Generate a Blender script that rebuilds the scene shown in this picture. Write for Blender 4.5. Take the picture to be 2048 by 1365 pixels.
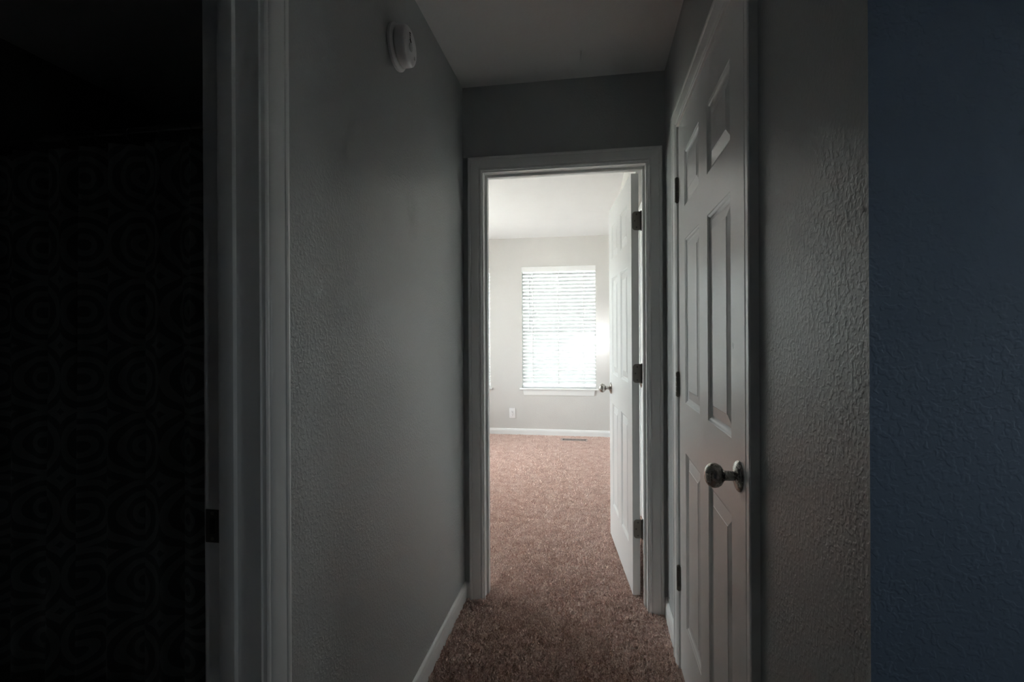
import bpy, bmesh, math, random
from mathutils import Vector, Matrix

random.seed(7)
S = bpy.context.scene
COL = S.collection
for o in list(bpy.data.objects):
    bpy.data.objects.remove(o)

# ------------------------------------------------------------------ camera
EYE = 1.265
YAW, ROLL = math.radians(9.31), -0.005
cam = bpy.data.cameras.new('camera')
cam.sensor_width = 36.0
cam.lens = 1000.0 / 2048.0 * 36.0
cam.shift_y = -14.8 / 2048.0
cam.clip_start = 0.02
cam_o = bpy.data.objects.new('camera', cam)
COL.objects.link(cam_o)
fw = Vector((-math.sin(YAW), math.cos(YAW), 0))
r0 = Vector((math.cos(YAW), math.sin(YAW), 0))
u0 = Vector((0, 0, 1))
rt = r0 * math.cos(ROLL) + u0 * math.sin(ROLL)
up = -r0 * math.sin(ROLL) + u0 * math.cos(ROLL)
m = Matrix((rt, up, -fw)).transposed().to_4x4()
m.translation = Vector((0, 0, EYE))
cam_o.matrix_world = m
S.camera = cam_o

# ------------------------------------------------------------------ sky and daylight
SKY = 11.5
w = bpy.data.worlds.new('overcast_sky')
S.world = w
w.use_nodes = True
bg = w.node_tree.nodes['Background']
bg.inputs['Color'].default_value = (0.90, 0.955, 1.0, 1)
bg.inputs['Strength'].default_value = SKY

# the sun stands to the left and only reaches the bedroom floor through the added side window, out of view
sun = bpy.data.lights.new('sun', 'SUN')
sun.energy = 130.0
sun.angle = math.radians(0.55)
sun.color = (1.0, 0.97, 0.93)
sun_o = bpy.data.objects.new('sun', sun)
COL.objects.link(sun_o)
sun_o.rotation_euler = Vector((0.50, 0.015, -0.866)).to_track_quat('-Z', 'Y').to_euler()


def portal(name, loc, rot, sx, sz):
    """Cycles light portal: guides sky sampling through a window opening, emits nothing itself."""
    l = bpy.data.lights.new(name, 'AREA')
    l.shape = 'RECTANGLE'
    l.size, l.size_y = sx, sz
    l.cycles.is_portal = True
    o = bpy.data.objects.new(name, l)
    o.location = loc
    o.rotation_euler = rot
    COL.objects.link(o)


R90 = math.pi / 2
portal('daylight_portal', (-0.4315, 6.30, 1.34), (-R90, 0, 0), 0.92, 1.52)
portal('daylight_portal', (-1.7435, 6.30, 1.34), (-R90, 0, 0), 0.92, 1.52)
portal('daylight_portal', (-2.845, 4.50, 1.34), (0, -R90, 0), 1.52, 1.82)
portal('daylight_portal', (1.395, 0.16, 1.295), (0, R90, 0), 0.37, 0.20)

S.view_settings.view_transform = 'Standard'
S.view_settings.look = 'None'
S.view_settings.gamma = 1.0
S.view_settings.use_curve_mapping = False
S.view_settings.exposure = 0.42
S.cycles.use_denoising = True
S.cycles.adaptive_threshold = 0.08
S.cycles.max_bounces = 7
S.cycles.diffuse_bounces = 6
S.cycles.glossy_bounces = 3
S.cycles.transparent_max_bounces = 12
S.cycles.sample_clamp_indirect = 30.0


# ------------------------------------------------------------------ materials
def new_mat(name):
    mt = bpy.data.materials.new(name)
    mt.use_nodes = True
    nt = mt.node_tree
    b = nt.nodes['Principled BSDF']
    return mt, nt, b


def N(nt, t, **kw):
    n = nt.nodes.new(t)
    for k, v in kw.items():
        if k in n.inputs:
            n.inputs[k].default_value = v
        else:
            setattr(n, k, v)
    return n


def pos(nt, world=True):
    if world:
        return N(nt, 'ShaderNodeNewGeometry').outputs['Position']
    return N(nt, 'ShaderNodeTexCoord').outputs['Object']


def paint_wall(name, col, rough, relief=1.0, spec=0.5, smudge=None):
    """Rolled paint over a sprayed orange-peel texture."""
    mt, nt, b = new_mat(name)
    L = nt.links.new
    p = pos(nt)
    n1 = N(nt, 'ShaderNodeTexNoise', Scale=260.0, Detail=2.0, Roughness=0.5)
    n2 = N(nt, 'ShaderNodeTexNoise', Scale=120.0, Detail=1.0, Roughness=0.5, Distortion=0.35)
    n3 = N(nt, 'ShaderNodeTexNoise', Scale=3.2, Detail=4.0, Roughness=0.6)
    for n in (n1, n2, n3):
        L(p, n.inputs['Vector'])
    rm = N(nt, 'ShaderNodeMapRange')
    rm.inputs['From Min'].default_value = 0.44
    rm.inputs['From Max'].default_value = 0.66
    rm.interpolation_type = 'SMOOTHSTEP'
    L(n2.outputs['Fac'], rm.inputs['Value'])
    ad = N(nt, 'ShaderNodeMath', operation='MULTIPLY_ADD')
    L(n1.outputs['Fac'], ad.inputs[0])
    ad.inputs[1].default_value = 0.55
    L(rm.outputs['Result'], ad.inputs[2])
    bp = N(nt, 'ShaderNodeBump')
    bp.inputs['Strength'].default_value = 0.55 * relief
    bp.inputs['Distance'].default_value = 0.0007
    L(ad.outputs[0], bp.inputs['Height'])
    L(bp.outputs['Normal'], b.inputs['Normal'])
    mr = N(nt, 'ShaderNodeMapRange')
    mr.inputs['To Min'].default_value = 0.965
    mr.inputs['To Max'].default_value = 1.03
    L(n3.outputs['Fac'], mr.inputs['Value'])
    mx = N(nt, 'ShaderNodeMix', data_type='RGBA', blend_type='MULTIPLY')
    mx.inputs['Factor'].default_value = 1.0
    mx.inputs['A'].default_value = (*col, 1)
    L(mr.outputs['Result'], mx.inputs['B'])
    out = mx.outputs['Result']
    if smudge:
        for (c, r, amt) in smudge:
            sb = N(nt, 'ShaderNodeVectorMath', operation='SUBTRACT')
            L(p, sb.inputs[0]); sb.inputs[1].default_value = c
            dv = N(nt, 'ShaderNodeVectorMath', operation='DIVIDE')
            L(sb.outputs[0], dv.inputs[0]); dv.inputs[1].default_value = r
            ln = N(nt, 'ShaderNodeVectorMath', operation='LENGTH')
            L(dv.outputs[0], ln.inputs[0])
            nn = N(nt, 'ShaderNodeTexNoise', Scale=26.0, Detail=4.0, Roughness=0.7)
            L(p, nn.inputs['Vector'])
            s2 = N(nt, 'ShaderNodeMath', operation='MULTIPLY_ADD')
            L(nn.outputs['Fac'], s2.inputs[0]); s2.inputs[1].default_value = 1.6
            L(ln.outputs['Value'], s2.inputs[2])
            ms = N(nt, 'ShaderNodeMapRange')
            ms.inputs['From Min'].default_value = 0.7
            ms.inputs['From Max'].default_value = 1.7
            ms.inputs['To Min'].default_value = amt
            ms.inputs['To Max'].default_value = 1.0
            L(s2.outputs[0], ms.inputs['Value'])
            m2 = N(nt, 'ShaderNodeMix', data_type='RGBA', blend_type='MULTIPLY')
            m2.inputs['Factor'].default_value = 1.0
            L(out, m2.inputs['A']); L(ms.outputs['Result'], m2.inputs['B'])
            out = m2.outputs['Result']
    L(out, b.inputs['Base Color'])
    b.inputs['Roughness'].default_value = rough
    b.inputs['Specular IOR Level'].default_value = spec
    return mt


def gloss_paint(name, col, rough, grain=False):
    """Semi-gloss trim enamel; doors carry an embossed wood grain."""
    mt, nt, b = new_mat(name)
    L = nt.links.new
    p = pos(nt, world=False)
    mp = N(nt, 'ShaderNodeMapping')
    mp.inputs['Scale'].default_value = (1.0, 1.0, 0.035) if grain else (1, 1, 1)
    L(p, mp.inputs['Vector'])
    n = N(nt, 'ShaderNodeTexNoise', Scale=260.0 if grain else 90.0, Detail=3.0, Roughness=0.6)
    L(mp.outputs['Vector'], n.inputs['Vector'])
    bp = N(nt, 'ShaderNodeBump')
    bp.inputs['Strength'].default_value = 0.22 if grain else 0.10
    bp.inputs['Distance'].default_value = 0.0006
    L(n.outputs['Fac'], bp.inputs['Height'])
    L(bp.outputs['Normal'], b.inputs['Normal'])
    n2 = N(nt, 'ShaderNodeTexNoise', Scale=6.0, Detail=3.0)
    L(p, n2.inputs['Vector'])
    mr = N(nt, 'ShaderNodeMapRange')
    mr.inputs['To Min'].default_value = rough - 0.05
    mr.inputs['To Max'].default_value = rough + 0.06
    L(n2.outputs['Fac'], mr.inputs['Value'])
    L(mr.outputs['Result'], b.inputs['Roughness'])
    b.inputs['Base Color'].default_value = (*col, 1)
    return mt


def metal(name, col, rough):
    mt, nt, b = new_mat(name)
    n = N(nt, 'ShaderNodeTexNoise', Scale=140.0, Detail=2.0)
    nt.links.new(pos(nt, False), n.inputs['Vector'])
    mr = N(nt, 'ShaderNodeMapRange')
    mr.inputs['To Min'].default_value = rough - 0.015
    mr.inputs['To Max'].default_value = rough + 0.02
    nt.links.new(n.outputs['Fac'], mr.inputs['Value'])
    nt.links.new(mr.outputs['Result'], b.inputs['Roughness'])
    b.inputs['Base Color'].default_value = (*col, 1)
    b.inputs['Metallic'].default_value = 1.0
    return mt


def plain(name, col, rough=0.5, nscale=40.0, var=0.06):
    mt, nt, b = new_mat(name)
    n = N(nt, 'ShaderNodeTexNoise', Scale=nscale, Detail=2.0)
    nt.links.new(pos(nt, False), n.inputs['Vector'])
    mr = N(nt, 'ShaderNodeMapRange')
    mr.inputs['To Min'].default_value = 1 - var
    mr.inputs['To Max'].default_value = 1 + var
    nt.links.new(n.outputs['Fac'], mr.inputs['Value'])
    mx = N(nt, 'ShaderNodeMix', data_type='RGBA', blend_type='MULTIPLY')
    mx.inputs['Factor'].default_value = 1.0
    mx.inputs['A'].default_value = (*col, 1)
    nt.links.new(mr.outputs['Result'], mx.inputs['B'])
    nt.links.new(mx.outputs['Result'], b.inputs['Base Color'])
    b.inputs['Roughness'].default_value = rough
    return mt


def carpet_mat(name, dark, light, bump):
    mt, nt, b = new_mat(name)
    L = nt.links.new
    p = pos(nt)
    n1 = N(nt, 'ShaderNodeTexNoise', Scale=125.0, Detail=2.5, Roughness=0.65)
    n2 = N(nt, 'ShaderNodeTexNoise', Scale=14.0, Detail=5.0, Roughness=0.66)
    L(p, n1.inputs['Vector']); L(p, n2.inputs['Vector'])
    ad = N(nt, 'ShaderNodeMath', operation='MULTIPLY_ADD')
    L(n2.outputs['Fac'], ad.inputs[0]); ad.inputs[1].default_value = 0.40
    sc = N(nt, 'ShaderNodeMath', operation='MULTIPLY')
    L(n1.outputs['Fac'], sc.inputs[0]); sc.inputs[1].default_value = 0.90
    L(sc.outputs[0], ad.inputs[2])
    cr = N(nt, 'ShaderNodeValToRGB')
    cr.color_ramp.elements[0].position = 0.50
    cr.color_ramp.elements[1].position = 0.80
    cr.color_ramp.elements[0].color = (*dark, 1)
    cr.color_ramp.elements[1].color = (*light, 1)
    L(ad.outputs[0], cr.inputs['Fac'])
    L(cr.outputs['Color'], b.inputs['Base Color'])
    b.inputs['Roughness'].default_value = 0.95
    b.inputs['Specular IOR Level'].default_value = 0.15
    if bump:
        bp = N(nt, 'ShaderNodeBump')
        bp.inputs['Strength'].default_value = 0.9
        bp.inputs['Distance'].default_value = 0.006
        L(n1.outputs['Fac'], bp.inputs['Height'])
        L(bp.outputs['Normal'], b.inputs['Normal'])
    return mt


def glass_mat(name):
    mt, nt, b = new_mat(name)
    nt.nodes.remove(b)
    tr = N(nt, 'ShaderNodeBsdfTransparent')
    tr.inputs['Color'].default_value = (0.95, 0.97, 0.96, 1)
    gl = N(nt, 'ShaderNodeBsdfGlossy')
    gl.inputs['Roughness'].default_value = 0.02
    fr = N(nt, 'ShaderNodeFresnel')
    fr.inputs['IOR'].default_value = 1.3
    mx = N(nt, 'ShaderNodeMixShader')
    nt.links.new(fr.outputs[0], mx.inputs[0])
    nt.links.new(tr.outputs[0], mx.inputs[1])
    nt.links.new(gl.outputs[0], mx.inputs[2])
    nt.links.new(mx.outputs[0], nt.nodes['Material Output'].inputs['Surface'])
    return mt


def slat_mat(name):
    mt, nt, b = new_mat(name)
    b.inputs['Base Color'].default_value = (0.80, 0.81, 0.82, 1)
    b.inputs['Roughness'].default_value = 0.42
    n = N(nt, 'ShaderNodeTexNoise', Scale=120.0)
    nt.links.new(pos(nt, False), n.inputs['Vector'])
    bp = N(nt, 'ShaderNodeBump')
    bp.inputs['Strength'].default_value = 0.05
    bp.inputs['Distance'].default_value = 0.0005
    nt.links.new(n.outputs['Fac'], bp.inputs['Height'])
    nt.links.new(bp.outputs['Normal'], b.inputs['Normal'])
    tl = N(nt, 'ShaderNodeBsdfTranslucent')
    tl.inputs['Color'].default_value = (0.85, 0.88, 0.9, 1)
    mx = N(nt, 'ShaderNodeMixShader')
    mx.inputs[0].default_value = 0.04
    nt.links.new(b.outputs[0], mx.inputs[1])
    nt.links.new(tl.outputs[0], mx.inputs[2])
    nt.links.new(mx.outputs[0], nt.nodes['Material Output'].inputs['Surface'])
    return mt


def curtain_mat(name):
    """Charcoal cloth printed with interlocking rings."""
    mt, nt, b = new_mat(name)
    L = nt.links.new
    tc = N(nt, 'ShaderNodeUVMap')
    tc.uv_map = 'cloth'
    fr = N(nt, 'ShaderNodeVectorMath', operation='FRACTION')
    sc = N(nt, 'ShaderNodeVectorMath', operation='SCALE')
    sc.inputs['Scale'].default_value = 4.2
    L(tc.outputs['UV'], sc.inputs[0]); L(sc.outputs[0], fr.inputs[0])
    sb = N(nt, 'ShaderNodeVectorMath', operation='SUBTRACT')
    L(fr.outputs[0], sb.inputs[0]); sb.inputs[1].default_value = (0.5, 0.5, 0)
    ln = N(nt, 'ShaderNodeVectorMath', operation='LENGTH')
    L(sb.outputs[0], ln.inputs[0])
    ml = N(nt, 'ShaderNodeMath', operation='MULTIPLY'); ml.inputs[1].default_value = 6.0
    L(ln.outputs['Value'], ml.inputs[0])
    f2 = N(nt, 'ShaderNodeMath', operation='FRACT'); L(ml.outputs[0], f2.inputs[0])
    gt = N(nt, 'ShaderNodeMath', operation='GREATER_THAN'); gt.inputs[1].default_value = 0.5
    L(f2.outputs[0], gt.inputs[0])
    mx = N(nt, 'ShaderNodeMix', data_type='RGBA')
    mx.inputs['A'].default_value = (0.17, 0.18, 0.18, 1)
    mx.inputs['B'].default_value = (0.32, 0.34, 0.34, 1)
    L(gt.outputs[0], mx.inputs['Factor'])
    L(mx.outputs['Result'], b.inputs['Base Color'])
    b.inputs['Roughness'].default_value = 0.85
    return mt


GREIGE = (0.455, 0.472, 0.475)
M = {}
M['wall'] = paint_wall('greige_wall_paint', GREIGE, 0.40, 1.0, 0.42)
M['wall_left'] = paint_wall('scuffed_greige_wall_paint', GREIGE, 0.40, 1.0, 0.42,
                            smudge=[((-0.615, 1.645, 1.676), (0.08, 0.08, 0.12), 0.80)])
M['bed_wall'] = paint_wall('bedroom_wall_paint', (0.63, 0.618, 0.598), 0.55, 0.5, 0.35)
M['blue'] = paint_wall('slate_blue_wall_paint', (0.24, 0.315, 0.43), 0.62, 0.75, 0.3)
M['ceiling'] = paint_wall('ceiling_paint', (0.73, 0.73, 0.73), 0.9, 0.8, 0.1)
M['trim'] = gloss_paint('white_trim_enamel', (0.84, 0.845, 0.84), 0.30)
M['door'] = gloss_paint('white_door_enamel', (0.85, 0.855, 0.85), 0.30, True)
M['nickel'] = metal('satin_nickel', (0.50, 0.475, 0.44), 0.27)
M['hinge'] = metal('aged_nickel', (0.24, 0.225, 0.20), 0.42)
M['screw'] = metal('dark_screw', (0.10, 0.095, 0.09), 0.45)
M['plastic'] = plain('white_plastic', (0.78, 0.77, 0.78), 0.38)
M['slot'] = plain('dark_slot', (0.02, 0.02, 0.02), 0.8)
M['button'] = plain('grey_button', (0.55, 0.56, 0.55), 0.4)
M['carpet'] = carpet_mat('carpet_backing', (0.48, 0.33, 0.285), (0.84, 0.67, 0.60), True)
M['pile'] = carpet_mat('carpet_yarn', (0.62, 0.41, 0.345), (0.98, 0.83, 0.765), False)
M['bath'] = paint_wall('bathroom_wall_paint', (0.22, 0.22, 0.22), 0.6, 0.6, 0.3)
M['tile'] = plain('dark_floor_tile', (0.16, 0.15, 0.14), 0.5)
M['vinyl'] = plain('white_vinyl', (0.80, 0.81, 0.82), 0.4)
M['glass'] = glass_mat('window_glass')
M['slat'] = slat_mat('blind_slat')
M['cord'] = plain('white_cord', (0.8, 0.8, 0.8), 0.8)
M['wand'] = plain('clear_wand', (0.45, 0.46, 0.47), 0.3)
M['register'] = plain('tan_register_paint', (0.50, 0.40, 0.36), 0.45)
M['curtain'] = curtain_mat('ring_print_cloth')
M['dimming_grey'] = plain('dimming_wall_grey', (0.33, 0.335, 0.34), 0.8, 2.0, 0.03)  # tone set to dim what the bedroom blinds face
M['ground_dim'] = plain('dim_ground_tone', (0.06, 0.068, 0.05), 0.9, 3.0, 0.2)  # kept dark to cut light bounced up onto the slats
M['ground_bounce'] = plain('bounce_ground_tone', (0.20, 0.20, 0.195), 0.9, 3.0, 0.2)  # kept pale to bounce sunlight towards the bedroom ceiling
M['rod'] = metal('curtain_rod_metal', (0.32, 0.31, 0.30), 0.3)


# ------------------------------------------------------------------ mesh helpers
def wpos(o):
    return o.matrix_basis.translation if o is not None else Vector((0, 0, 0))


def mk(name, verts, faces, mat, parent=None, origin=None, smooth=False, chooser=None, mats=None, recalc=True):
    """verts in world space (or in the parent's local space when origin is None and parent is given)."""
    off = Vector(origin) if origin is not None else Vector((0, 0, 0))
    me = bpy.data.meshes.new(name)
    me.from_pydata([tuple(Vector(v) - off) for v in verts], [], faces)
    if recalc:
        bm = bmesh.new()
        bm.from_mesh(me)
        bmesh.ops.recalc_face_normals(bm, faces=bm.faces)
        bm.to_mesh(me)
        bm.free()
    for mt in (mats or [mat]):
        me.materials.append(mt)
    if chooser:
        for p in me.polygons:
            p.material_index = chooser(p.normal, p.center + off)
    if smooth:
        for p in me.polygons:
            p.use_smooth = True
        try:
            me.set_sharp_from_angle(angle=math.radians(38))
        except Exception:
            pass
    o = bpy.data.objects.new(name, me)
    COL.objects.link(o)
    o.location = off
    if parent is not None:
        o.parent = parent
        if origin is not None:
            o.location = off - wpos(parent)
    return o


def child(name, verts, faces, mat, parent, smooth=False):
    """verts in world space under an unrotated parent empty; the parts share the empty's origin."""
    return mk(name, verts, faces, mat, parent, origin=wpos(parent), smooth=smooth)


def local(name, verts, faces, mat, parent, smooth=False):
    """verts in the parent's own space (used for anything under a turned door)."""
    return mk(name, verts, faces, mat, parent, smooth=smooth)


def root(name, loc, label, cat, kind=None, group=None):
    o = bpy.data.objects.new(name, None)
    o.empty_display_size = 0.05
    o.location = loc
    COL.objects.link(o)
    tag(o, label, cat, kind, group)
    return o


def tag(o, label, cat, kind=None, group=None):
    o['label'] = label
    o['category'] = cat
    if kind:
        o['kind'] = kind
    if group:
        o['group'] = group
    return o


def boxes(lst):
    V, F = [], []
    for (x0, x1, y0, y1, z0, z1) in lst:
        b = len(V)
        V += [(x0, y0, z0), (x1, y0, z0), (x1, y1, z0), (x0, y1, z0),
              (x0, y0, z1), (x1, y0, z1), (x1, y1, z1), (x0, y1, z1)]
        F += [tuple(b + i for i in f) for f in
              ((0, 3, 2, 1), (4, 5, 6, 7), (0, 1, 5, 4), (1, 2, 6, 5), (2, 3, 7, 6), (3, 0, 4, 7))]
    return V, F


def mbox(mp, a0, a1, t0, t1, z0, z1, bev=0.0):
    """box in mapped (a, t, z) space, optional chamfer."""
    if bev <= 0:
        V, F = boxes([(a0, a1, t0, t1, z0, z1)])
    else:
        bm = bmesh.new()
        V0, F0 = boxes([(a0, a1, t0, t1, z0, z1)])
        vs = [bm.verts.new(v) for v in V0]
        for f in F0:
            bm.faces.new([vs[i] for i in f])
        bmesh.ops.bevel(bm, geom=bm.edges[:], offset=bev, segments=2, profile=0.5, affect='EDGES')
        bm.verts.index_update()
        V = [tuple(v.co) for v in bm.verts]
        F = [tuple(v.index for v in f.verts) for f in bm.faces]
        bm.free()
    return [mp(*v) for v in V], F


def lathe(mp, prof, seg=28, c=(0, 0)):
    """prof: (radius, t) pairs turned about the t axis through (a, z) = c."""
    V, F = [], []
    for (r, t) in prof:
        for k in range(seg):
            an = 2 * math.pi * k / seg
            V.append(mp(c[0] + r * math.cos(an), t, c[1] + r * math.sin(an)))
    for i in range(len(prof) - 1):
        for k in range(seg):
            k2 = (k + 1) % seg
            F.append((i * seg + k, i * seg + k2, (i + 1) * seg + k2, (i + 1) * seg + k))
    F.append(tuple(range(seg)))
    F.append(tuple((len(prof) - 1) * seg + k for k in range(seg)))
    return V, F


def cyl(p0, p1, r, seg=12):
    p0, p1 = Vector(p0), Vector(p1)
    d = (p1 - p0).normalized()
    s = d.orthogonal().normalized()
    t = d.cross(s)
    V, F = [], []
    for p in (p0, p1):
        for k in range(seg):
            an = 2 * math.pi * k / seg
            V.append(tuple(p + s * (r * math.cos(an)) + t * (r * math.sin(an))))
    for k in range(seg):
        k2 = (k + 1) % seg
        F.append((k, k2, seg + k2, seg + k))
    F += [tuple(range(seg)), tuple(range(seg, 2 * seg))]
    return V, F


def join(*parts):
    V, F = [], []
    for (v, f) in parts:
        b = len(V)
        V += list(v)
        F += [tuple(b + i for i in q) for q in f]
    return V, F


# ------------------------------------------------------------------ key dimensions (metres)
XL, XR = -0.615, 0.318          # hall side faces of the left and right hall walls
YE = 2.320                      # hall face of the end wall
YE2 = 2.435                     # its bedroom face
YC = 0.645                      # blue wall, flush with the hall mouth
CEIL = 2.440
YF = 6.155                      # far bedroom wall
XJ = 0.222                      # bedroom right wall beyond the closet
YJ = 3.650                      # where it steps in
TH = 0.115

# ------------------------------------------------------------------ room shell
fl = mk('floor', *boxes([(XL - 0.05, 1.37, -1.75, YE2, -0.10, 0.0),
                         (-2.82, 0.45, YE2, YF + 0.12, -0.10, 0.0)]), M['carpet'])
tag(fl, 'dusty pink carpeted floor running from the hall into the bedroom', 'floor', 'structure')
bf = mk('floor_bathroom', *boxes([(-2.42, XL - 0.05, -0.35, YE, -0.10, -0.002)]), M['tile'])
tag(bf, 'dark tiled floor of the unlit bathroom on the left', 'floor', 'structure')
ce = mk('ceiling', *boxes([(-2.82, 1.40, -1.75, YE + 0.05, CEIL, CEIL + 0.12)]), M['ceiling'])
tag(ce, 'dim textured ceiling above the hall', 'ceiling', 'structure')
ce2 = mk('ceiling_bedroom', *boxes([(-2.82, 0.45, YE + 0.05, YF + 0.14, CEIL + 0.012, CEIL + 0.12)]), M['ceiling'])
tag(ce2, 'bright white ceiling of the sunlit bedroom', 'ceiling', 'structure')

# bathroom door opening in the left wall
BJ0, BJ1, BT = 0.134, 0.844, 2.030          # finished jamb faces and head
ro = 0.018                                   # jamb board thickness
wl = mk('wall_left', *boxes([
    (XL - TH, XL, BJ1 + ro, YE + 0.01, 0, CEIL),
    (XL - TH, XL, -1.70, BJ0 - ro, 0, CEIL),
    (XL - TH, XL, BJ0 - ro, BJ1 + ro, BT + ro, CEIL)]), M['wall_left'])
tag(wl, 'grey textured hall wall with a faint scuff below the smoke alarm', 'wall', 'structure')

# closet door in the right hall wall
CH, CN = 1.950, 1.113                        # hinge edge, latch edge of the closet door
CO0, CO1 = CN - 0.003, CH + 0.003            # jamb faces
DT = 2.034


def right_chooser(nrm, c):
    return 1 if nrm.y < -0.9 and c.y < YC + 0.01 else 0


wr = mk('wall_right', *boxes([
    (XR, XR + TH, YC, CO0 - ro, 0, CEIL),
    (XR, XR + TH, CO1 + ro, YE + 0.01, 0, CEIL),
    (XR, XR + TH, CO0 - ro, CO1 + ro, DT + ro, CEIL),
    (XR + TH - 0.02, XR + TH, CO0 - ro, CO1 + ro, 0, DT + ro)]), None,
    mats=[M['wall'], M['blue']], chooser=right_chooser)
tag(wr, 'grey textured hall wall holding the closed closet door', 'wall', 'structure')
wb = mk('wall_blue', *boxes([(XR + TH, 1.37, YC, YC + TH, 0, CEIL)]), M['blue'])
tag(wb, 'slate blue wall on the right beside the hall mouth', 'wall', 'structure')
# landing behind the camera
LW = (0.07, 0.25, 1.12, 1.47)
we = mk('wall_landing_side', *boxes([
    (1.255, 1.37, -1.70, LW[0], 0, CEIL), (1.255, 1.37, LW[1], YC, 0, CEIL),
    (1.255, 1.37, LW[0], LW[1], 0, LW[2]), (1.255, 1.37, LW[0], LW[1], LW[3], CEIL)]), M['blue'])
tag(we, 'blue landing wall with a small added window, beside the camera', 'wall', 'structure')
wk = mk('wall_landing_back', *boxes([(XL - TH, 1.37, -1.815, -1.70, 0, CEIL)]), M['blue'])
tag(wk, 'blue landing wall behind the camera', 'wall', 'structure')

# end wall with the bedroom doorway
EJ0, EJ1, ET = -0.517, 0.2335, 2.030
wn = mk('wall_end', *boxes([
    (-2.82, EJ0 - ro, YE, YE2, 0, CEIL + 0.02),
    (EJ1 + ro, XR + TH + 0.02, YE, YE2, 0, CEIL + 0.02),
    (EJ0 - ro, EJ1 + ro, YE, YE2, ET + ro, CEIL + 0.02)]), None,
    mats=[M['wall'], M['bed_wall']], chooser=lambda n, c: 1 if n.y > 0.9 else 0)
tag(wn, 'dark grey hall end wall around the bedroom doorway', 'wall', 'structure')

# bathroom shell
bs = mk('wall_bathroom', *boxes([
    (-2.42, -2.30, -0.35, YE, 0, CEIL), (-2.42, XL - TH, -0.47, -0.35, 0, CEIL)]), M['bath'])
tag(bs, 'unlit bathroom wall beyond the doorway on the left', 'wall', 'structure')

# bedroom shell
WZ0, WZ1 = 0.590, 2.088
W1 = (-0.885, 0.022)
W2 = (-2.197, -1.290)
W3 = (3.60, 5.40)
wf = mk('wall_bedroom_far', *boxes([
    (-2.82, W2[0], YF, YF + TH, 0, CEIL + 0.02), (W2[1], W1[0], YF, YF + TH, 0, CEIL + 0.02),
    (W1[1], XJ + TH, YF, YF + TH, 0, CEIL + 0.02),
    (W2[0], W2[1], YF, YF + TH, 0, WZ0), (W2[0], W2[1], YF, YF + TH, WZ1, CEIL + 0.02),
    (W1[0], W1[1], YF, YF + TH, 0, WZ0), (W1[0], W1[1], YF, YF + TH, WZ1, CEIL + 0.02)]), M['bed_wall'])
tag(wf, 'bright cream bedroom wall around the blind-covered window', 'wall', 'structure')
wbl = mk('wall_bedroom_left', *boxes([
    (-2.815, -2.70, YE2, W3[0], 0, CEIL + 0.02), (-2.815, -2.70, W3[1], YF, 0, CEIL + 0.02),
    (-2.815, -2.70, W3[0], W3[1], 0, WZ0), (-2.815, -2.70, W3[0], W3[1], WZ1, CEIL + 0.02)]), M['bed_wall'])
tag(wbl, 'cream bedroom side wall out of sight on the left', 'wall', 'structure')
BC0, BC1 = 2.717, 3.533                      # bedroom closet door jamb faces
wbr = mk('wall_bedroom_right', *boxes([
    (XR, XR + TH, YE2, BC0 - ro, 0, CEIL + 0.02), (XR, XR + TH, BC1 + ro, YJ, 0, CEIL + 0.02),
    (XR, XR + TH, BC0 - ro, BC1 + ro, DT + ro, CEIL + 0.02),
    (XR + TH - 0.02, XR + TH, BC0 - ro, BC1 + ro, 0, DT + ro),
    (XJ, XR + TH, YJ, YJ + TH, 0, CEIL + 0.02),
    (XJ, XR, YE2, YJ, 2.118, CEIL + 0.02),
    (XJ, XJ + TH, YJ + TH, YF, 0, CEIL + 0.02)]), M['bed_wall'])
tag(wbr, 'cream bedroom side wall behind the open door', 'wall', 'structure')

# ------------------------------------------------------------------ trim
CW = 0.064
CASING = [(0.0, 0.0), (0.0, 0.0075), (0.002, 0.0095), (0.0055, 0.0105), (0.009, 0.0095), (0.0105, 0.0080),
          (0.012, 0.0078), (0.0135, 0.0100), (0.017, 0.0118), (0.024, 0.0135), (0.034, 0.0150), (0.043, 0.0160),
          (0.0475, 0.0162), (0.0485, 0.0148), (0.0505, 0.0148), (0.0515, 0.0172), (0.055, 0.0186), (0.060, 0.0184),
          (CW - 0.0008, 0.0168), (CW, 0.0150), (CW, 0.0)]
BASE = [(0.0, 0.0), (0.0125, 0.0), (0.0125, 0.055), (0.0120, 0.062), (0.0100, 0.066), (0.0098, 0.069),
        (0.0085, 0.075), (0.0050, 0.081), (0.0020, 0.083), (0.0, 0.083)]


def strip(rings, closed=True):
    n = len(rings[0])
    V = [p for r in rings for p in r]
    F = []
    for i in range(len(rings) - 1):
        for k in range(n if closed else n - 1):
            k2 = (k + 1) % n
            F.append((i * n + k, i * n + k2, (i + 1) * n + k2, (i + 1) * n + k))
    F.append(tuple(range(n)))
    F.append(tuple((len(rings) - 1) * n + k for k in range(n)))
    return V, F


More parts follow.
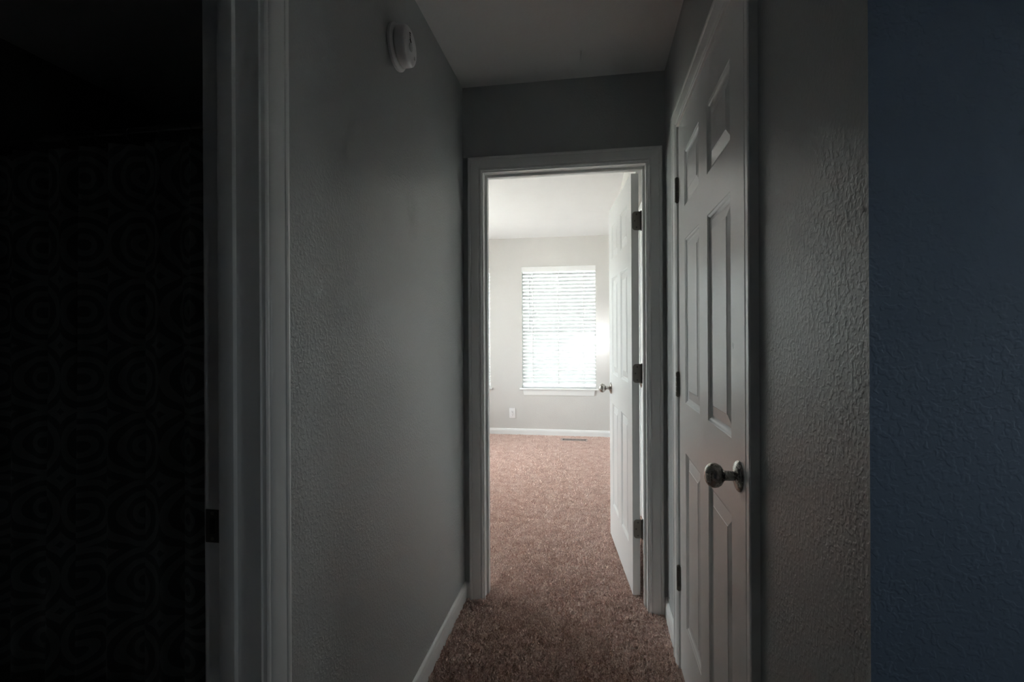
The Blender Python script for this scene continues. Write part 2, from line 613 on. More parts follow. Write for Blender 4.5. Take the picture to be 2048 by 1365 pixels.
def door_frame(name, mp, a0, a1, zt, depth, stop, label, loc, near_stop_only=False, far_side=True):
    """casing, jambs and stops of one doorway; mp maps (a along wall, t out of the wall towards the hall, z)."""
    rt_ = root(name, loc, label, 'door frame', 'structure')
    rv = 0.006
    i0, i1, iz = a0 - rv, a1 + rv, zt + rv

    def casing(sgn, t0):
        P = [(u, t0 + sgn * t) for (u, t) in CASING]
        child('casing_leg', *strip([[mp(i0 - u, t, 0.0) for u, t in P], [mp(i0 - u, t, iz + u) for u, t in P]]), M['trim'], rt_, True)
        child('casing_leg', *strip([[mp(i1 + u, t, 0.0) for u, t in P], [mp(i1 + u, t, iz + u) for u, t in P]]), M['trim'], rt_, True)
        child('casing_head', *strip([[mp(i0 - u, t, iz + u) for u, t in P], [mp(i1 + u, t, iz + u) for u, t in P]]), M['trim'], rt_, True)
    casing(1, 0.0)
    if far_side:
        casing(-1, -depth)
    child('jamb_leg', *mbox(mp, a0 - ro, a0, -depth, 0.0, 0, zt), M['trim'], rt_)
    child('jamb_leg', *mbox(mp, a1, a1 + ro, -depth, 0.0, 0, zt), M['trim'], rt_)
    child('jamb_head', *mbox(mp, a0 - ro, a1 + ro, -depth, 0.0, zt, zt + ro), M['trim'], rt_)
    s0, s1 = stop
    st = 0.011
    child('door_stop', *mbox(mp, a0, a0 + st, s0, s1, 0, zt, 0.0015), M['trim'], rt_, True)
    child('door_stop', *mbox(mp, a1 - st, a1, s0, s1, 0, zt, 0.0015), M['trim'], rt_, True)
    child('door_stop', *mbox(mp, a0 + st, a1 - st, s0, s1, zt - st, zt, 0.0015), M['trim'], rt_, True)
    return rt_


mapE = lambda a, t, z: (a, YE - t, z)            # end wall, towards the hall
mapR = lambda a, t, z: (XR - t, a, z)            # right wall, towards the hall
mapL = lambda a, t, z: (XL + t, a, z)            # left wall, towards the hall
fr1 = door_frame('trim_1', mapE, EJ0, EJ1, ET, TH, (-0.080, -0.046),
                 'white casing and jambs around the open bedroom doorway', ((EJ0 + EJ1) / 2, YE, 0))
fr2 = door_frame('trim_2', mapR, CO0, CO1, DT, 0.09, (-0.072, -0.040),
                 'white casing around the closed closet door on the right', (XR, (CO0 + CO1) / 2, 0), far_side=False)
fr3 = door_frame('trim_3', mapL, BJ0, BJ1, BT, TH, (-0.079, -0.047),
                 'shadowed white casing and jambs of the dark bathroom doorway on the left', (XL, (BJ0 + BJ1) / 2, 0))
fr4 = door_frame('trim_4', mapR, BC0, BC1, DT, 0.09, (-0.072, -0.040),
                 'white casing around the bedroom closet door, glimpsed past the open door hinges', (XR, (BC0 + BC1) / 2, 0), far_side=False)

# strike plates: dark one on the bathroom jamb, small one beside the closet knob
sp = child('strike_plate', *boxes([(XL - 0.114, XL - 0.085, BJ1 - 0.0016, BJ1 + 0.001, 0.872, 0.934)]), M['screw'], fr3)
sp['label'] = 'dark metal strike plate'
mk('latch_hole', *boxes([(XL - 0.106, XL - 0.094, BJ1 - 0.0020, BJ1 - 0.0010, 0.888, 0.918)]), M['slot'], sp,
   origin=None).location = -wpos(fr3) * 0 - Vector((0, 0, 0))
sp.children[0].location = -wpos(fr3)
for z in (0.879, 0.927):
    v, f = cyl((XL - 0.100, BJ1 - 0.0022, z), (XL - 0.100, BJ1, z), 0.0035, 8)
    s_ = mk('screw', v, f, M['hinge'], sp)
    s_.location = -wpos(fr3)
sp2 = child('strike_plate', *boxes([(XR - 0.006, XR + 0.02, CO0 - 0.0012, CO0 + 0.0016, 0.905, 0.962)]), M['screw'], fr2)
sp2['label'] = 'dark metal strike plate edge'


def baseboard(name, mp, a0, a1, label):
    o = mk(name, *strip([[mp(a0, t, z) for t, z in BASE], [mp(a1, t, z) for t, z in BASE]]), M['trim'],
           origin=mp((a0 + a1) / 2, 0, 0), smooth=True)
    tag(o, label, 'baseboard', 'structure')
    return o


mapF = lambda a, t, z: (a, YF - t, z)
mapJ = lambda a, t, z: (XJ - t, a, z)
baseboard('baseboard_left', mapL, BJ1 + 0.006 + CW, YE, 'white baseboard along the left hall wall')
baseboard('baseboard_right', mapR, CO1 + 0.006 + CW, YE, 'short white baseboard between closet casing and hall end')
baseboard('baseboard_right_near', mapR, YC, CO0 - 0.006 - CW, 'white baseboard below the near right hall wall')
baseboard('baseboard_end_left', mapE, XL, EJ0 - 0.006 - CW, 'sliver of baseboard left of the bedroom door casing')
baseboard('baseboard_end_right', mapE, EJ1 + 0.006 + CW, XR, 'sliver of baseboard right of the bedroom door casing')
baseboard('baseboard_bedroom', mapF, -2.70, XJ, 'bright white baseboard along the far bedroom wall')
baseboard('baseboard_bedroom_right', mapJ, YJ, YF, 'white baseboard along the bedroom wall behind the open door')
baseboard('baseboard_closet_side', mapR, YE2, BC0 - 0.006 - CW, 'white baseboard in the nook behind the open door')
mapB = lambda a, t, z: (a, YC - t, z)
baseboard('baseboard_blue', mapB, XR, 1.255, 'white baseboard below the slate blue wall')


# ------------------------------------------------------------------ six-panel doors
ROWS = [(0.225, 0.842), (1.018, 1.595), (1.710, 1.905)]
STICK = [(0.0, 0.0), (0.0015, 0.0016), (0.004, 0.0020), (0.007, 0.0042), (0.0105, 0.0072), (0.014, 0.0086), (0.018, 0.0090)]


def panel_door(rt_, mp, w_, h0, h1, T=0.035):
    """mp: (a from hinge edge, t from the hall face into the door, z) -> local coordinates of rt_"""
    k = w_ / 2.69
    s, p, mm = 0.392 * k, 0.775 * k, 0.356 * k
    A = [0, s, s + p, s + p + mm, s + 2 * p + mm, w_]
    Zs = [h0] + [z for r in ROWS for z in r] + [h1]
    V, F = [], []

    def add(pts):
        b = len(V)
        V.extend(pts)
        F.append(tuple(range(b, b + len(pts))))
    for side in (0, 1):
        def tt(dp):
            return dp if side == 0 else T - dp
        for i in range(5):
            for j in range(7):
                a0, a1, z0, z1 = A[i], A[i + 1], Zs[j], Zs[j + 1]
                if i in (1, 3) and j in (1, 3, 5):
                    for q in range(len(STICK) - 1):
                        (u0_, d0), (u1_, d1) = STICK[q], STICK[q + 1]
                        c0 = [(a0 + u0_, z0 + u0_), (a1 - u0_, z0 + u0_), (a1 - u0_, z1 - u0_), (a0 + u0_, z1 - u0_)]
                        c1 = [(a0 + u1_, z0 + u1_), (a1 - u1_, z0 + u1_), (a1 - u1_, z1 - u1_), (a0 + u1_, z1 - u1_)]
                        for e in range(4):
                            e2 = (e + 1) % 4
                            add([mp(c0[e][0], tt(d0), c0[e][1]), mp(c0[e2][0], tt(d0), c0[e2][1]),
                                 mp(c1[e2][0], tt(d1), c1[e2][1]), mp(c1[e][0], tt(d1), c1[e][1])])
                else:
                    add([mp(a0, tt(0), z0), mp(a1, tt(0), z0), mp(a1, tt(0), z1), mp(a0, tt(0), z1)])
    for j in range(7):
        for a in (0, w_):
            add([mp(a, 0, Zs[j]), mp(a, T, Zs[j]), mp(a, T, Zs[j + 1]), mp(a, 0, Zs[j + 1])])
    for i in range(5):
        for z in (h0, h1):
            add([mp(A[i], 0, z), mp(A[i], T, z), mp(A[i + 1], T, z), mp(A[i + 1], 0, z)])
    me_bm = bmesh.new()
    vs = [me_bm.verts.new(v) for v in V]
    for f in F:
        me_bm.faces.new([vs[q] for q in f])
    bmesh.ops.remove_doubles(me_bm, verts=me_bm.verts[:], dist=1e-5)
    me_bm.verts.index_update()
    V2 = [tuple(v.co) for v in me_bm.verts]
    F2 = [tuple(v.index for v in f.verts) for f in me_bm.faces]
    me_bm.free()
    local('slab', V2, F2, M['door'], rt_, True)
    # raised panels
    PR = [(0.0178, 0.0092), (0.0195, 0.0086), (0.0470, 0.0032), (0.0485, 0.0020), (0.0500, 0.0020)]
    for (z0, z1) in ROWS:
        for i in (1, 3):
            a0, a1 = A[i], A[i + 1]
            PV, PF = [], []
            for side in (0, 1):
                base = len(PV)
                for (u, dp) in PR:
                    t = dp if side == 0 else T - dp
                    for (a, z) in ((a0 + u, z0 + u), (a1 - u, z0 + u), (a1 - u, z1 - u), (a0 + u, z1 - u)):
                        PV.append(mp(a, t, z))
                for q in range(len(PR) - 1):
                    for e in range(4):
                        e2 = (e + 1) % 4
                        PF.append((base + q * 4 + e, base + q * 4 + e2, base + q * 4 + 4 + e2, base + q * 4 + 4 + e))
                PF.append(tuple(base + (len(PR) - 1) * 4 + e for e in range(4)))
            n = len(PR) * 4
            for e in range(4):
                e2 = (e + 1) % 4
                PF.append((e, e2, n + e2, n + e))
            local('panel', PV, PF, M['door'], rt_)
    return A


KNOB = [(0.0110, -0.012), (0.0110, -0.030), (0.0125, -0.033), (0.0170, -0.0355), (0.0225, -0.040), (0.0262, -0.0465),
        (0.0275, -0.0535), (0.0262, -0.0605), (0.0220, -0.0665), (0.0160, -0.0705), (0.0090, -0.0728), (0.0030, -0.0735)]
ROSE = [(0.0340, 0.0), (0.0345, -0.0020), (0.0330, -0.0045), (0.0290, -0.0072), (0.0230, -0.0090), (0.0150, -0.0115), (0.0120, -0.0125)]


def knob_set(rt_, mp, a, z, T=0.035, both=True):
    for side in ((0, 1) if both else (0,)):
        mp2 = (lambda aa, t, zz: mp(aa, t, zz)) if side == 0 else (lambda aa, t, zz: mp(aa, T - t, zz))
        k = local('doorknob', *lathe(mp2, KNOB, 32, (a, z)), M['nickel'], rt_, True)
        k['label'] = 'satin nickel round doorknob'
        mk('rosette', *lathe(mp2, ROSE, 32, (a, z)), M['nickel'], k, smooth=True)


def rounded_leaf(x0, x1, z0, z1, r, n=6):
    """outline in (x, z): rounded on the x0 side, square on the x1 side"""
    P = [(x1, z0), (x1, z1)]
    for q in range(n + 1):
        an = math.pi / 2 + math.pi / 2 * q / n
        P.append((x0 + r + r * math.cos(an), z1 - r + r * math.sin(an)))
    for q in range(n + 1):
        an = math.pi + math.pi / 2 * q / n
        P.append((x0 + r + r * math.cos(an), z0 + r + r * math.sin(an)))
    return P


def prism(P, f0, f1):
    n = len(P)
    V = [f0(*p) for p in P] + [f1(*p) for p in P]
    F = [tuple(range(n)), tuple(range(n, 2 * n))] + [(k, (k + 1) % n, n + (k + 1) % n, n + k) for k in range(n)]
    return V, F


def barrel(rt_, cx, cy, z, h=0.089, r=0.0066):
    parts = []
    n = 5
    for q in range(n):
        a = z - h / 2 + h * q / n
        parts.append(cyl((cx, cy, a + 0.0006), (cx, cy, a + h / n - 0.0006), r, 14))
    parts.append(cyl((cx, cy, z - h / 2 - 0.003), (cx, cy, z + h / 2 + 0.003), r * 0.62, 10))
    hb = local('hinge', *join(*parts), M['hinge'], rt_, True)
    hb['label'] = 'aged metal butt hinge'
    return hb


# door_1: the bedroom door, swung open into the bedroom
PIN = (0.223, 2.447)
OPEN = math.radians(83.7)
DW = 0.746
d1 = root('door_1', (PIN[0], PIN[1], 0), 'white six-panel bedroom door standing open with three exposed hinges', 'door', 'structure')
d1.rotation_euler = (0, 0, -OPEN)
map1 = lambda a, t, z: (-0.005 - a, -0.045 + t, z)
panel_door(d1, map1, DW, 0.014, 2.026)
knob_set(d1, map1, DW - 0.060, 0.928)
for z in (1.800, 1.072, 0.330):
    hb = barrel(d1, -0.0005, 0.002, z)
    V, F = prism(rounded_leaf(-0.0400, 0.0, z - 0.0445, z + 0.0445, 0.0145),
                 lambda y, zz: (-0.0052, y, zz), lambda y, zz: (-0.0030, y, zz))
    mk('hinge_leaf', V, F, M['hinge'], hb)
    for (yy, dz) in ((-0.020, 0.031), (-0.029, 0.0), (-0.020, -0.031)):
        mk('screw', *cyl((-0.0031, yy, z + dz), (-0.0022, yy, z + dz), 0.0040, 10), M['screw'], hb)
    # jamb leaf: on the frame, still part of the hinge
    V, F = prism(rounded_leaf(-0.040, 0.0, z - 0.0445, z + 0.0445, 0.0145),
                 lambda y, zz: (EJ1 - 0.0018, PIN[1] + y, zz), lambda y, zz: (EJ1 + 0.0004, PIN[1] + y, zz))
    jl = child('hinge_leaf', V, F, M['hinge'], fr1)
    jl['label'] = 'aged metal hinge leaf on the jamb'

# door_2: closed closet door in the right hall wall
d2 = root('door_2', (XR - 0.0025, CH, 0), 'closed white six-panel closet door with round knob on the right', 'door', 'structure')
map2 = lambda a, t, z: (t, -a, z)
panel_door(d2, map2, CH - CN, 0.014, 2.028)
knob_set(d2, map2, CH - 1.172, 0.947, both=False)
for z in (1.800, 1.072, 0.345):
    hb = barrel(d2, -0.0055, 0.0015, z, r=0.0084)
    mk('hinge_leaf', *boxes([(-0.004, 0.022, 0.0002, 0.0026, z - 0.0445, z + 0.0445)]), M['hinge'], hb)

# door_3: bedroom closet door seen through the hinge gap
d3 = root('door_3', (XR - 0.0025, BC1 - 0.003, 0), 'white six-panel bedroom closet door behind the open door', 'door', 'structure')
panel_door(d3, map2, BC1 - BC0 - 0.006, 0.014, 2.028)
knob_set(d3, map2, 0.060, 0.93, both=False)

# ------------------------------------------------------------------ windows and blinds
def window(name, mp, a0, a1, z0, z1, label, loc, sill=True, depth=TH, wmat='vinyl'):
    """mp: (a, t towards the room, z); t = 0 is the wall face, negative goes outdoors"""
    rt_ = root(name, loc, label, 'window', 'structure')
    fw_ = 0.006
    t0, t1 = -depth + 0.002, -depth + 0.055
    child('frame_jamb', *mbox(mp, a0, a0 + fw_, t0, t1, z0, z1), M[wmat], rt_)
    child('frame_jamb', *mbox(mp, a1 - fw_, a1, t0, t1, z0, z1), M[wmat], rt_)
    child('frame_rail', *mbox(mp, a0 + fw_, a1 - fw_, t0, t1, z0, z0 + fw_), M[wmat], rt_)
    child('frame_rail', *mbox(mp, a0 + fw_, a1 - fw_, t0, t1, z1 - fw_, z1), M[wmat], rt_)
    zm = (z0 + z1) / 2
    child('meeting_rail', *mbox(mp, a0 + fw_, a1 - fw_, t0 + 0.008, t1 - 0.004, zm - 0.009, zm + 0.009), M[wmat], rt_)
    for (q0, q1) in ((z0 + fw_, zm - 0.009), (zm + 0.009, z1 - fw_)):
        child('pane', *mbox(mp, a0 + fw_, a1 - fw_, t0 + 0.020, t0 + 0.024, q0, q1), M['glass'], rt_)
    if sill:
        child('sill', *mbox(mp, a0 - 0.028, a1 + 0.028, 0.0, 0.032, z0 - 0.020, z0 + 0.001, 0.004), M['trim'], rt_, True)
        child('sill_ledge', *mbox(mp, a0, a1, t1, 0.0, z0 - 0.018, z0 + 0.001), M['trim'], rt_)
        P = [(0.0, 0.0), (0.006, 0.0), (0.009, 0.006), (0.012, 0.030), (0.016, 0.060), (0.018, 0.070), (0.0, 0.070)]
        child('apron', *strip([[mp(a0 + 0.014 + 0.012 * (0.07 - z) / 0.07, t, z0 - 0.090 + z) for t, z in P],
                               [mp(a1 - 0.014 - 0.012 * (0.07 - z) / 0.07, t, z0 - 0.090 + z) for t, z in P]]), M['trim'], rt_)
    return rt_


SLAT_W, PITCH, TILT = 0.050, 0.0447, math.radians(36)


def blind(name, mp, a0, a1, z0, z1, label, loc, wand=True):
    rt_ = root(name, loc, label, 'window blind', group='white slatted blinds in the bedroom windows')
    tb = -0.034                                   # blind plane, just inside the opening
    e = 0.003
    child('valance', *mbox(mp, a0 - 0.002, a1 + 0.001, -0.006, 0.010, z1 - 0.062, z1 + 0.002, 0.002), M['trim'], rt_)
    child('headrail', *mbox(mp, a0 + e, a1 - e, tb - 0.024, tb + 0.024, z1 - 0.050, z1 - 0.004), M['slat'], rt_)
    # one slat mesh, shared
    n = 6
    ring = []
    for sgn in (1, -1):
        rng = range(n + 1) if sgn == 1 else range(n, -1, -1)
        for q in rng:
            x = (q / n - 0.5)
            c = 0.0022 * (1 - 4 * x * x)
            uu, vv = x * SLAT_W, c + sgn * 0.0013
            # room edge hangs low
            ring.append((uu * math.cos(TILT) + vv * math.sin(TILT), -uu * math.sin(TILT) + vv * math.cos(TILT)))
    L_ = Vector(loc)
    c0 = Vector(mp((a0 + a1) / 2, tb, 0))
    half = (a1 - a0) / 2 - e
    am = (a0 + a1) / 2
    V, F = strip([[Vector(mp(am - half, tb + t, z)) - c0 for t, z in ring], [Vector(mp(am + half, tb + t, z)) - c0 for t, z in ring]])
    first = None
    z = z1 - 0.085
    zs = []
    while z > z0 + 0.045:
        zs.append(z)
        z -= PITCH
    for i, z in enumerate(zs):
        if first is None:
            first = mk('slat', V, F, M['slat'], None, smooth=True)
            s_ = first
        else:
            s_ = first.copy()
            COL.objects.link(s_)
        s_.parent = rt_
        s_.location = c0 + Vector((0, 0, z)) - L_
    child('bottom_rail', *mbox(mp, a0 + e, a1 - e, tb - 0.025, tb + 0.025, z0 + 0.006, z0 + 0.024, 0.003), M['slat'], rt_, True)
    for a in (a0 + 0.135, am, a1 - 0.145):
        parts = []
        for t in (tb - 0.024, tb + 0.024):
            parts.append(mbox(mp, a - 0.0035, a + 0.0035, t - 0.0005, t + 0.0005, z0 + 0.024, z1 - 0.05))
        child('ladder_cord', *join(*parts), M['cord'], rt_)
    if wand:
        p0, p1 = mp(a0 + 0.097, -0.004, z1 - 0.062), mp(a0 + 0.099, 0.002, z1 - 0.79)
        child('tilt_wand', *cyl(p0, p1, 0.0045, 8), M['wand'], rt_, True)
    return rt_


window('window_1', mapF, W1[0], W1[1], WZ0, WZ1, 'bright bedroom window with white sill and apron', ((W1[0] + W1[1]) / 2, YF, WZ0))
window('window_2', mapF, W2[0], W2[1], WZ0, WZ1, 'second bedroom window, a sliver beside the left door jamb', ((W2[0] + W2[1]) / 2, YF, WZ0))
mapW = lambda a, t, z: (-2.70 + t, a, z)
window('fill_window_side', mapW, W3[0], W3[1], WZ0, WZ1, 'unseen side window added on the left to fill the bedroom with light', (-2.70, (W3[0] + W3[1]) / 2, WZ0))  # added source of fill light for the bedroom
mapS = lambda a, t, z: (1.255 - t, a, z)
window('fill_window_landing', mapS, LW[0], LW[1], LW[2], LW[3], 'small unseen window added beside the camera for dim light on the blue wall', (1.255, (LW[0] + LW[1]) / 2, LW[2]), sill=False)  # added source for the dim light on the blue wall
blind('window_blind', mapF, W1[0], W1[1], WZ0, WZ1, 'glowing white slatted blind above the wall outlet, in full view', ((W1[0] + W1[1]) / 2, YF, WZ0))
blind('window_blind', mapF, W2[0], W2[1], WZ0, WZ1, 'white slatted blind showing only its edge at the left door jamb', ((W2[0] + W2[1]) / 2, YF, WZ0))

# unseen roof, wall and ground added outside to shape the window light
pr_ = mk('sky_blocker_roof', *boxes([(-3.6, 1.2, YF + TH, YF + TH + 1.9, 2.46, 2.62)]), M['vinyl'])  # added to keep high sky off the slats
tag(pr_, 'unseen roof added outside to block high sky from the blind slats', 'roof', 'structure')
nb = mk('dimming_wall', *boxes([(-14, 12, YF + 4.2, YF + 4.5, -0.5, 5.2)]), M['dimming_grey'])  # added screen that lowers the brightness outside the blinds
tag(nb, 'unseen wall added outside to dim the light on the bedroom blinds', 'wall', 'structure')
gd = mk('ground_outside', *boxes([(-40, 40, YF + TH + 0.02, 60, -0.50, -0.45)]), M['ground_dim'])
tag(gd, 'unseen ground outside, toned dark to cut bounced light on the blinds', 'ground', 'structure')
gd2 = mk('ground_side_yard', *boxes([(1.6, 40, -30, YF + TH + 0.02, -0.50, -0.45), (-40, -3.0, -30, YF + TH + 0.02, -0.50, -0.45)]), M['ground_bounce'])
tag(gd2, 'unseen ground beside the house, toned pale to bounce sunlight indoors', 'ground', 'structure')

# ------------------------------------------------------------------ smoke alarm on the left wall
SY, SZ = 1.502, 2.172
sm = root('smoke_detector', (XL, SY, SZ - 0.07), 'round white smoke alarm high on the left hall wall', 'smoke alarm')
mS = lambda a, t, z: (XL + t, a, z)
child('mounting_base', *lathe(mS, [(0.068, 0.0), (0.070, 0.003), (0.070, 0.009), (0.066, 0.013), (0.058, 0.014)], 48, (SY, SZ)), M['plastic'], sm, True)
child('vent_ring', *lathe(mS, [(0.056, 0.012), (0.056, 0.024)], 48, (SY, SZ)), M['button'], sm, True)
cv = child('cover', *lathe(mS, [(0.0595, 0.020), (0.0605, 0.022), (0.0605, 0.041), (0.0590, 0.046), (0.0545, 0.0495), (0.030, 0.0515), (0.004, 0.052)], 48, (SY, SZ)), M['plastic'], sm, True)
for k in range(3):
    v, f = mbox(mS, SY - 0.012, SY - 0.004, 0.0500, 0.0524, SZ + 0.034 - 0.007 * k, SZ + 0.0375 - 0.007 * k)
    o = mk('sounder_slot', v, f, M['slot'], cv)
    o.location = -wpos(sm)
o = mk('test_button', *lathe(mS, [(0.0135, 0.0505), (0.0135, 0.0535), (0.0115, 0.0548), (0.002, 0.0552)], 24, (SY - 0.004, SZ - 0.006)), M['button'], cv, smooth=True)
o.location = -wpos(sm)
v, f = cyl((XL + 0.0528, SY - 0.012, SZ + 0.016), (XL + 0.0528, SY - 0.002, SZ + 0.008), 0.0016, 8)
o = mk('sensor_slot', v, f, M['slot'], cv)
o.location = -wpos(sm)
o = mk('status_lens', *lathe(mS, [(0.006, 0.0495), (0.006, 0.0520), (0.002, 0.0528)], 16, (SY + 0.033, SZ - 0.022)), M['button'], cv, smooth=True)
o.location = -wpos(sm)

# ------------------------------------------------------------------ unseen lamp added behind the open door for the glow by the window
def lamp_mat(name, st):
    mt, nt, b = new_mat(name)
    b.inputs['Base Color'].default_value = (0.9, 0.9, 0.9, 1)
    b.inputs['Emission Color'].default_value = (0.95, 0.97, 1.0, 1)
    b.inputs['Emission Strength'].default_value = st
    return mt


LY, LZ = 5.90, 1.20
wlp = root('added_glow_lamp', (XJ, LY, LZ - 0.06), 'unseen lamp added in the bedroom corner for the glow beside the window', 'lamp')
child('back_plate', *lathe(mapJ, [(0.062, 0.0), (0.062, 0.008), (0.058, 0.010)], 32, (LY, LZ)), M['plastic'], wlp, True)
child('diffuser', *lathe(mapJ, [(0.055, 0.009), (0.054, 0.022), (0.046, 0.030), (0.028, 0.034), (0.004, 0.035)], 32, (LY, LZ)), lamp_mat('lit_diffuser', 48.0), wlp, True)

# ------------------------------------------------------------------ outlet on the far bedroom wall
OX, OZ = -1.008, 0.274
ot = root('wall_outlet', (OX, YF, OZ - 0.062), 'white duplex wall outlet low on the far bedroom wall', 'outlet')
child('cover_plate', *mbox(mapF, OX - 0.039, OX + 0.039, 0.0, 0.006, OZ - 0.063, OZ + 0.063, 0.002), M['plastic'], ot, True)
for dz in (0.020, -0.020):
    rc = child('receptacle', *lathe(mapF, [(0.0165, 0.004), (0.0165, 0.0072), (0.015, 0.0080)], 20, (OX, OZ + dz)), M['plastic'], ot, True)
    for (dx, dzz, ww, hh) in ((-0.0062, 0.003, 0.0022, 0.0085), (0.0062, 0.003, 0.0022, 0.0075), (0.0, -0.0075, 0.0045, 0.0045)):
        v, f = mbox(mapF, OX + dx - ww / 2, OX + dx + ww / 2, 0.0070, 0.0084, OZ + dz + dzz - hh / 2, OZ + dz + dzz + hh / 2)
        o = mk('slot', v, f, M['slot'], rc)
        o.location = -wpos(ot)
child('screw', *lathe(mapF, [(0.003, 0.005), (0.003, 0.0068), (0.001, 0.0072)], 10, (OX, OZ)), M['plastic'], ot, True)

# ------------------------------------------------------------------ floor register
RX0, RX1, RY0, RY1, RZ = -0.392, -0.082, 5.865, 5.985, 0.012
rg = root('floor_register', ((RX0 + RX1) / 2, (RY0 + RY1) / 2, 0.0), 'low metal floor register with dark slots below the window', 'floor register')
fb = 0.022
child('rim', *join(boxes([(RX0, RX1, RY0, RY0 + fb, 0.0, RZ + 0.001)]), boxes([(RX0, RX1, RY1 - fb, RY1, 0.0, RZ + 0.001)]),
                   boxes([(RX0, RX0 + fb, RY0 + fb, RY1 - fb, 0.0, RZ + 0.001)]), boxes([(RX1 - fb, RX1, RY0 + fb, RY1 - fb, 0.0, RZ + 0.001)])), M['register'], rg)
child('dark_fill', *boxes([(RX0 + fb, RX1 - fb, RY0 + fb, RY1 - fb, 0.0005, RZ - 0.0015)]), M['slot'], rg)  # black slab painted in as the darkness between the fins
nf = 17
ff = None
for k in range(1, nf):
    x = RX0 + fb + (RX1 - RX0 - 2 * fb) * k / nf
    if ff is None:
        v, f = boxes([(-0.0028, 0.0028, RY0 + fb, RY1 - fb, RZ - 0.0015, RZ + 0.001)])
        ff = mk('fin', [(a, b - (RY0 + RY1) / 2, c) for a, b, c in v], f, M['register'], None)
        q = ff
    else:
        q = ff.copy()
        COL.objects.link(q)
    q.parent = rg
    q.location = (x - (RX0 + RX1) / 2, 0, 0)
child('damper_lever', *boxes([(RX1 - fb + 0.004, RX1 - 0.006, RY0 + 0.045, RY0 + 0.052, RZ, RZ + 0.014)]), M['register'], rg)

# ------------------------------------------------------------------ shower curtain in the dark bathroom
CYY, ROD = 1.50, 1.972
sr = root('shower_rod', (-1.515, CYY, ROD), 'dim metal curtain rod crossing the dark bathroom', 'curtain rod')
child('tube', *cyl((-2.292, CYY, ROD), (XL - TH - 0.008, CYY, ROD), 0.0125, 16), M['rod'], sr, True)
child('flange', *cyl((-2.300, CYY, ROD), (-2.286, CYY, ROD), 0.030, 20), M['rod'], sr, True)
child('flange', *cyl((XL - TH - 0.014, CYY, ROD), (XL - TH, CYY, ROD), 0.030, 20), M['rod'], sr, True)
sc_ = root('shower_curtain', (-1.515, CYY, 0.15), 'dark ring-patterned shower curtain hanging in soft folds in the unlit bathroom', 'shower curtain')
nx, nz = 220, 26
V, F = [], []
cx0, cx1, cz0, cz1 = -2.270, XL - TH - 0.030, 0.06, ROD - 0.042
for j in range(nz + 1):
    fz = j / nz
    for i in range(nx + 1):
        fx = i / nx
        ph = fx * 2 * math.pi
        am = 0.018 + 0.014 * (1 - fz)
        y = CYY + am * math.sin(11 * ph + 0.7 * math.sin(3 * ph)) + 0.010 * math.sin(23 * ph + 2.0 * fz) - 0.012 * (1 - fz)
        V.append((cx0 + (cx1 - cx0) * fx, y, cz0 + (cz1 - cz0) * fz))
for j in range(nz):
    for i in range(nx):
        a = j * (nx + 1) + i
        F.append((a, a + 1, a + nx + 2, a + nx + 1))
ct = child('cloth', V, F, M['curtain'], sc_, True)
uv = ct.data.uv_layers.new(name='cloth')
for lp in ct.data.loops:
    i, j = lp.vertex_index % (nx + 1), lp.vertex_index // (nx + 1)
    uv.data[lp.index].uv = (i / nx * 1.75, j / nz * 1.9)
rng_ = None
for k in range(12):
    x = cx0 + (cx1 - cx0) * (k + 0.5) / 12
    if rng_ is None:
        pts, fcs = [], []
        for a in range(20):
            an = 2 * math.pi * a / 20
            for b in range(6):
                bn = 2 * math.pi * b / 6
                rr = 0.024 + 0.0018 * math.cos(bn)
                pts.append((0.0018 * math.sin(bn), rr * math.cos(an), rr * math.sin(an)))
        for a in range(20):
            for b in range(6):
                a2, b2 = (a + 1) % 20, (b + 1) % 6
                fcs.append((a * 6 + b, a * 6 + b2, a2 * 6 + b2, a2 * 6 + b))
        rng_ = mk('curtain_ring', pts, fcs, M['rod'], None, smooth=True)
        q = rng_
    else:
        q = rng_.copy()
        COL.objects.link(q)
    q.parent = sr
    q.location = Vector((x, CYY, ROD - 0.012)) - wpos(sr)

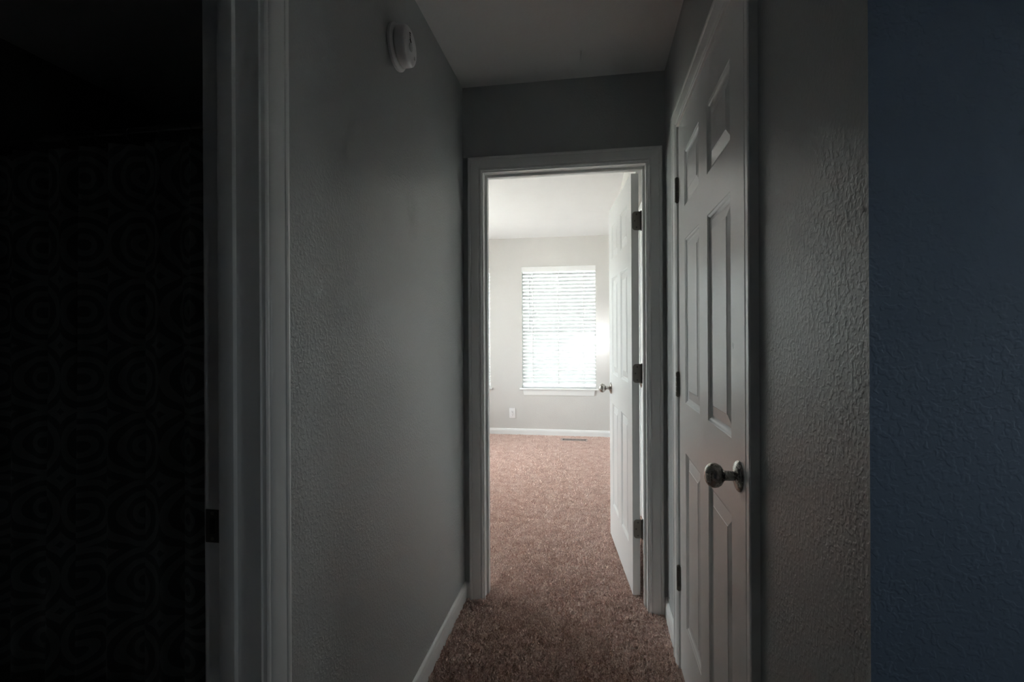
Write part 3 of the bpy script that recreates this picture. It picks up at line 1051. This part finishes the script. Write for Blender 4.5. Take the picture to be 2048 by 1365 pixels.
# ------------------------------------------------------------------ carpet pile
def pile(name, rects, density, scale, label):
    V, F = [], []
    for (x0, x1, y0, y1) in rects:
        b = len(V)
        V += [(x0, y0, 0.001), (x1, y0, 0.001), (x1, y1, 0.001), (x0, y1, 0.001)]
        F.append((b, b + 1, b + 2, b + 3))
    o = mk(name, V, F, M['pile'], recalc=False)
    tag(o, label, 'carpet pile', 'stuff')
    ng = bpy.data.node_groups.new(name, 'GeometryNodeTree')
    ng.interface.new_socket('Geometry', in_out='INPUT', socket_type='NodeSocketGeometry')
    ng.interface.new_socket('Geometry', in_out='OUTPUT', socket_type='NodeSocketGeometry')
    nd = ng.nodes
    gi, go = nd.new('NodeGroupInput'), nd.new('NodeGroupOutput')
    ds = nd.new('GeometryNodeDistributePointsOnFaces')
    ds.inputs['Density'].default_value = density
    cn = nd.new('GeometryNodeMeshCone')
    cn.fill_type = 'NONE'
    cn.inputs['Vertices'].default_value = 3
    cn.inputs['Radius Top'].default_value = 0.0022
    cn.inputs['Radius Bottom'].default_value = 0.0046
    cn.inputs['Depth'].default_value = 0.0105
    sm_ = nd.new('GeometryNodeSetMaterial')
    sm_.inputs['Material'].default_value = M['pile']
    ip = nd.new('GeometryNodeInstanceOnPoints')
    rv = nd.new('FunctionNodeRandomValue'); rv.data_type = 'FLOAT_VECTOR'
    rv.inputs['Min'].default_value = (-0.62, -0.62, 0)
    rv.inputs['Max'].default_value = (0.62, 0.62, 6.28)
    sv = nd.new('FunctionNodeRandomValue'); sv.data_type = 'FLOAT'
    sv.inputs[2].default_value = 0.72 * scale
    sv.inputs[3].default_value = 1.25 * scale
    lk = ng.links.new
    lk(gi.outputs[0], ds.inputs['Mesh'])
    lk(ds.outputs['Points'], ip.inputs['Points'])
    lk(cn.outputs['Mesh'], sm_.inputs['Geometry'])
    lk(sm_.outputs['Geometry'], ip.inputs['Instance'])
    lk(rv.outputs['Value'], ip.inputs['Rotation'])
    lk(sv.outputs[1], ip.inputs['Scale'])
    ri = nd.new('GeometryNodeRealizeInstances')
    lk(ip.outputs['Instances'], ri.inputs[0])
    lk(ri.outputs[0], go.inputs[0])
    md = o.modifiers.new('pile', 'NODES')
    md.node_group = ng
    return o


pile('carpet_pile', [(XL + 0.014, XR - 0.014, 1.15, YE - 0.001), (EJ0 + 0.002, EJ1 - 0.002, YE - 0.001, YE2), (-1.30, XR - 0.014, YE2, YJ - 0.01),
                     (-1.75, XJ - 0.014, YJ - 0.01, RY0 - 0.004), (-1.75, RX0 - 0.004, RY0 - 0.004, YF - 0.014),
                     (RX1 + 0.004, XJ - 0.014, RY0 - 0.004, YF - 0.014), (RX0 - 0.004, RX1 + 0.004, RY1 + 0.004, YF - 0.014)],
     30000, 1.0, 'dusty pink carpet pile of hall and bedroom')
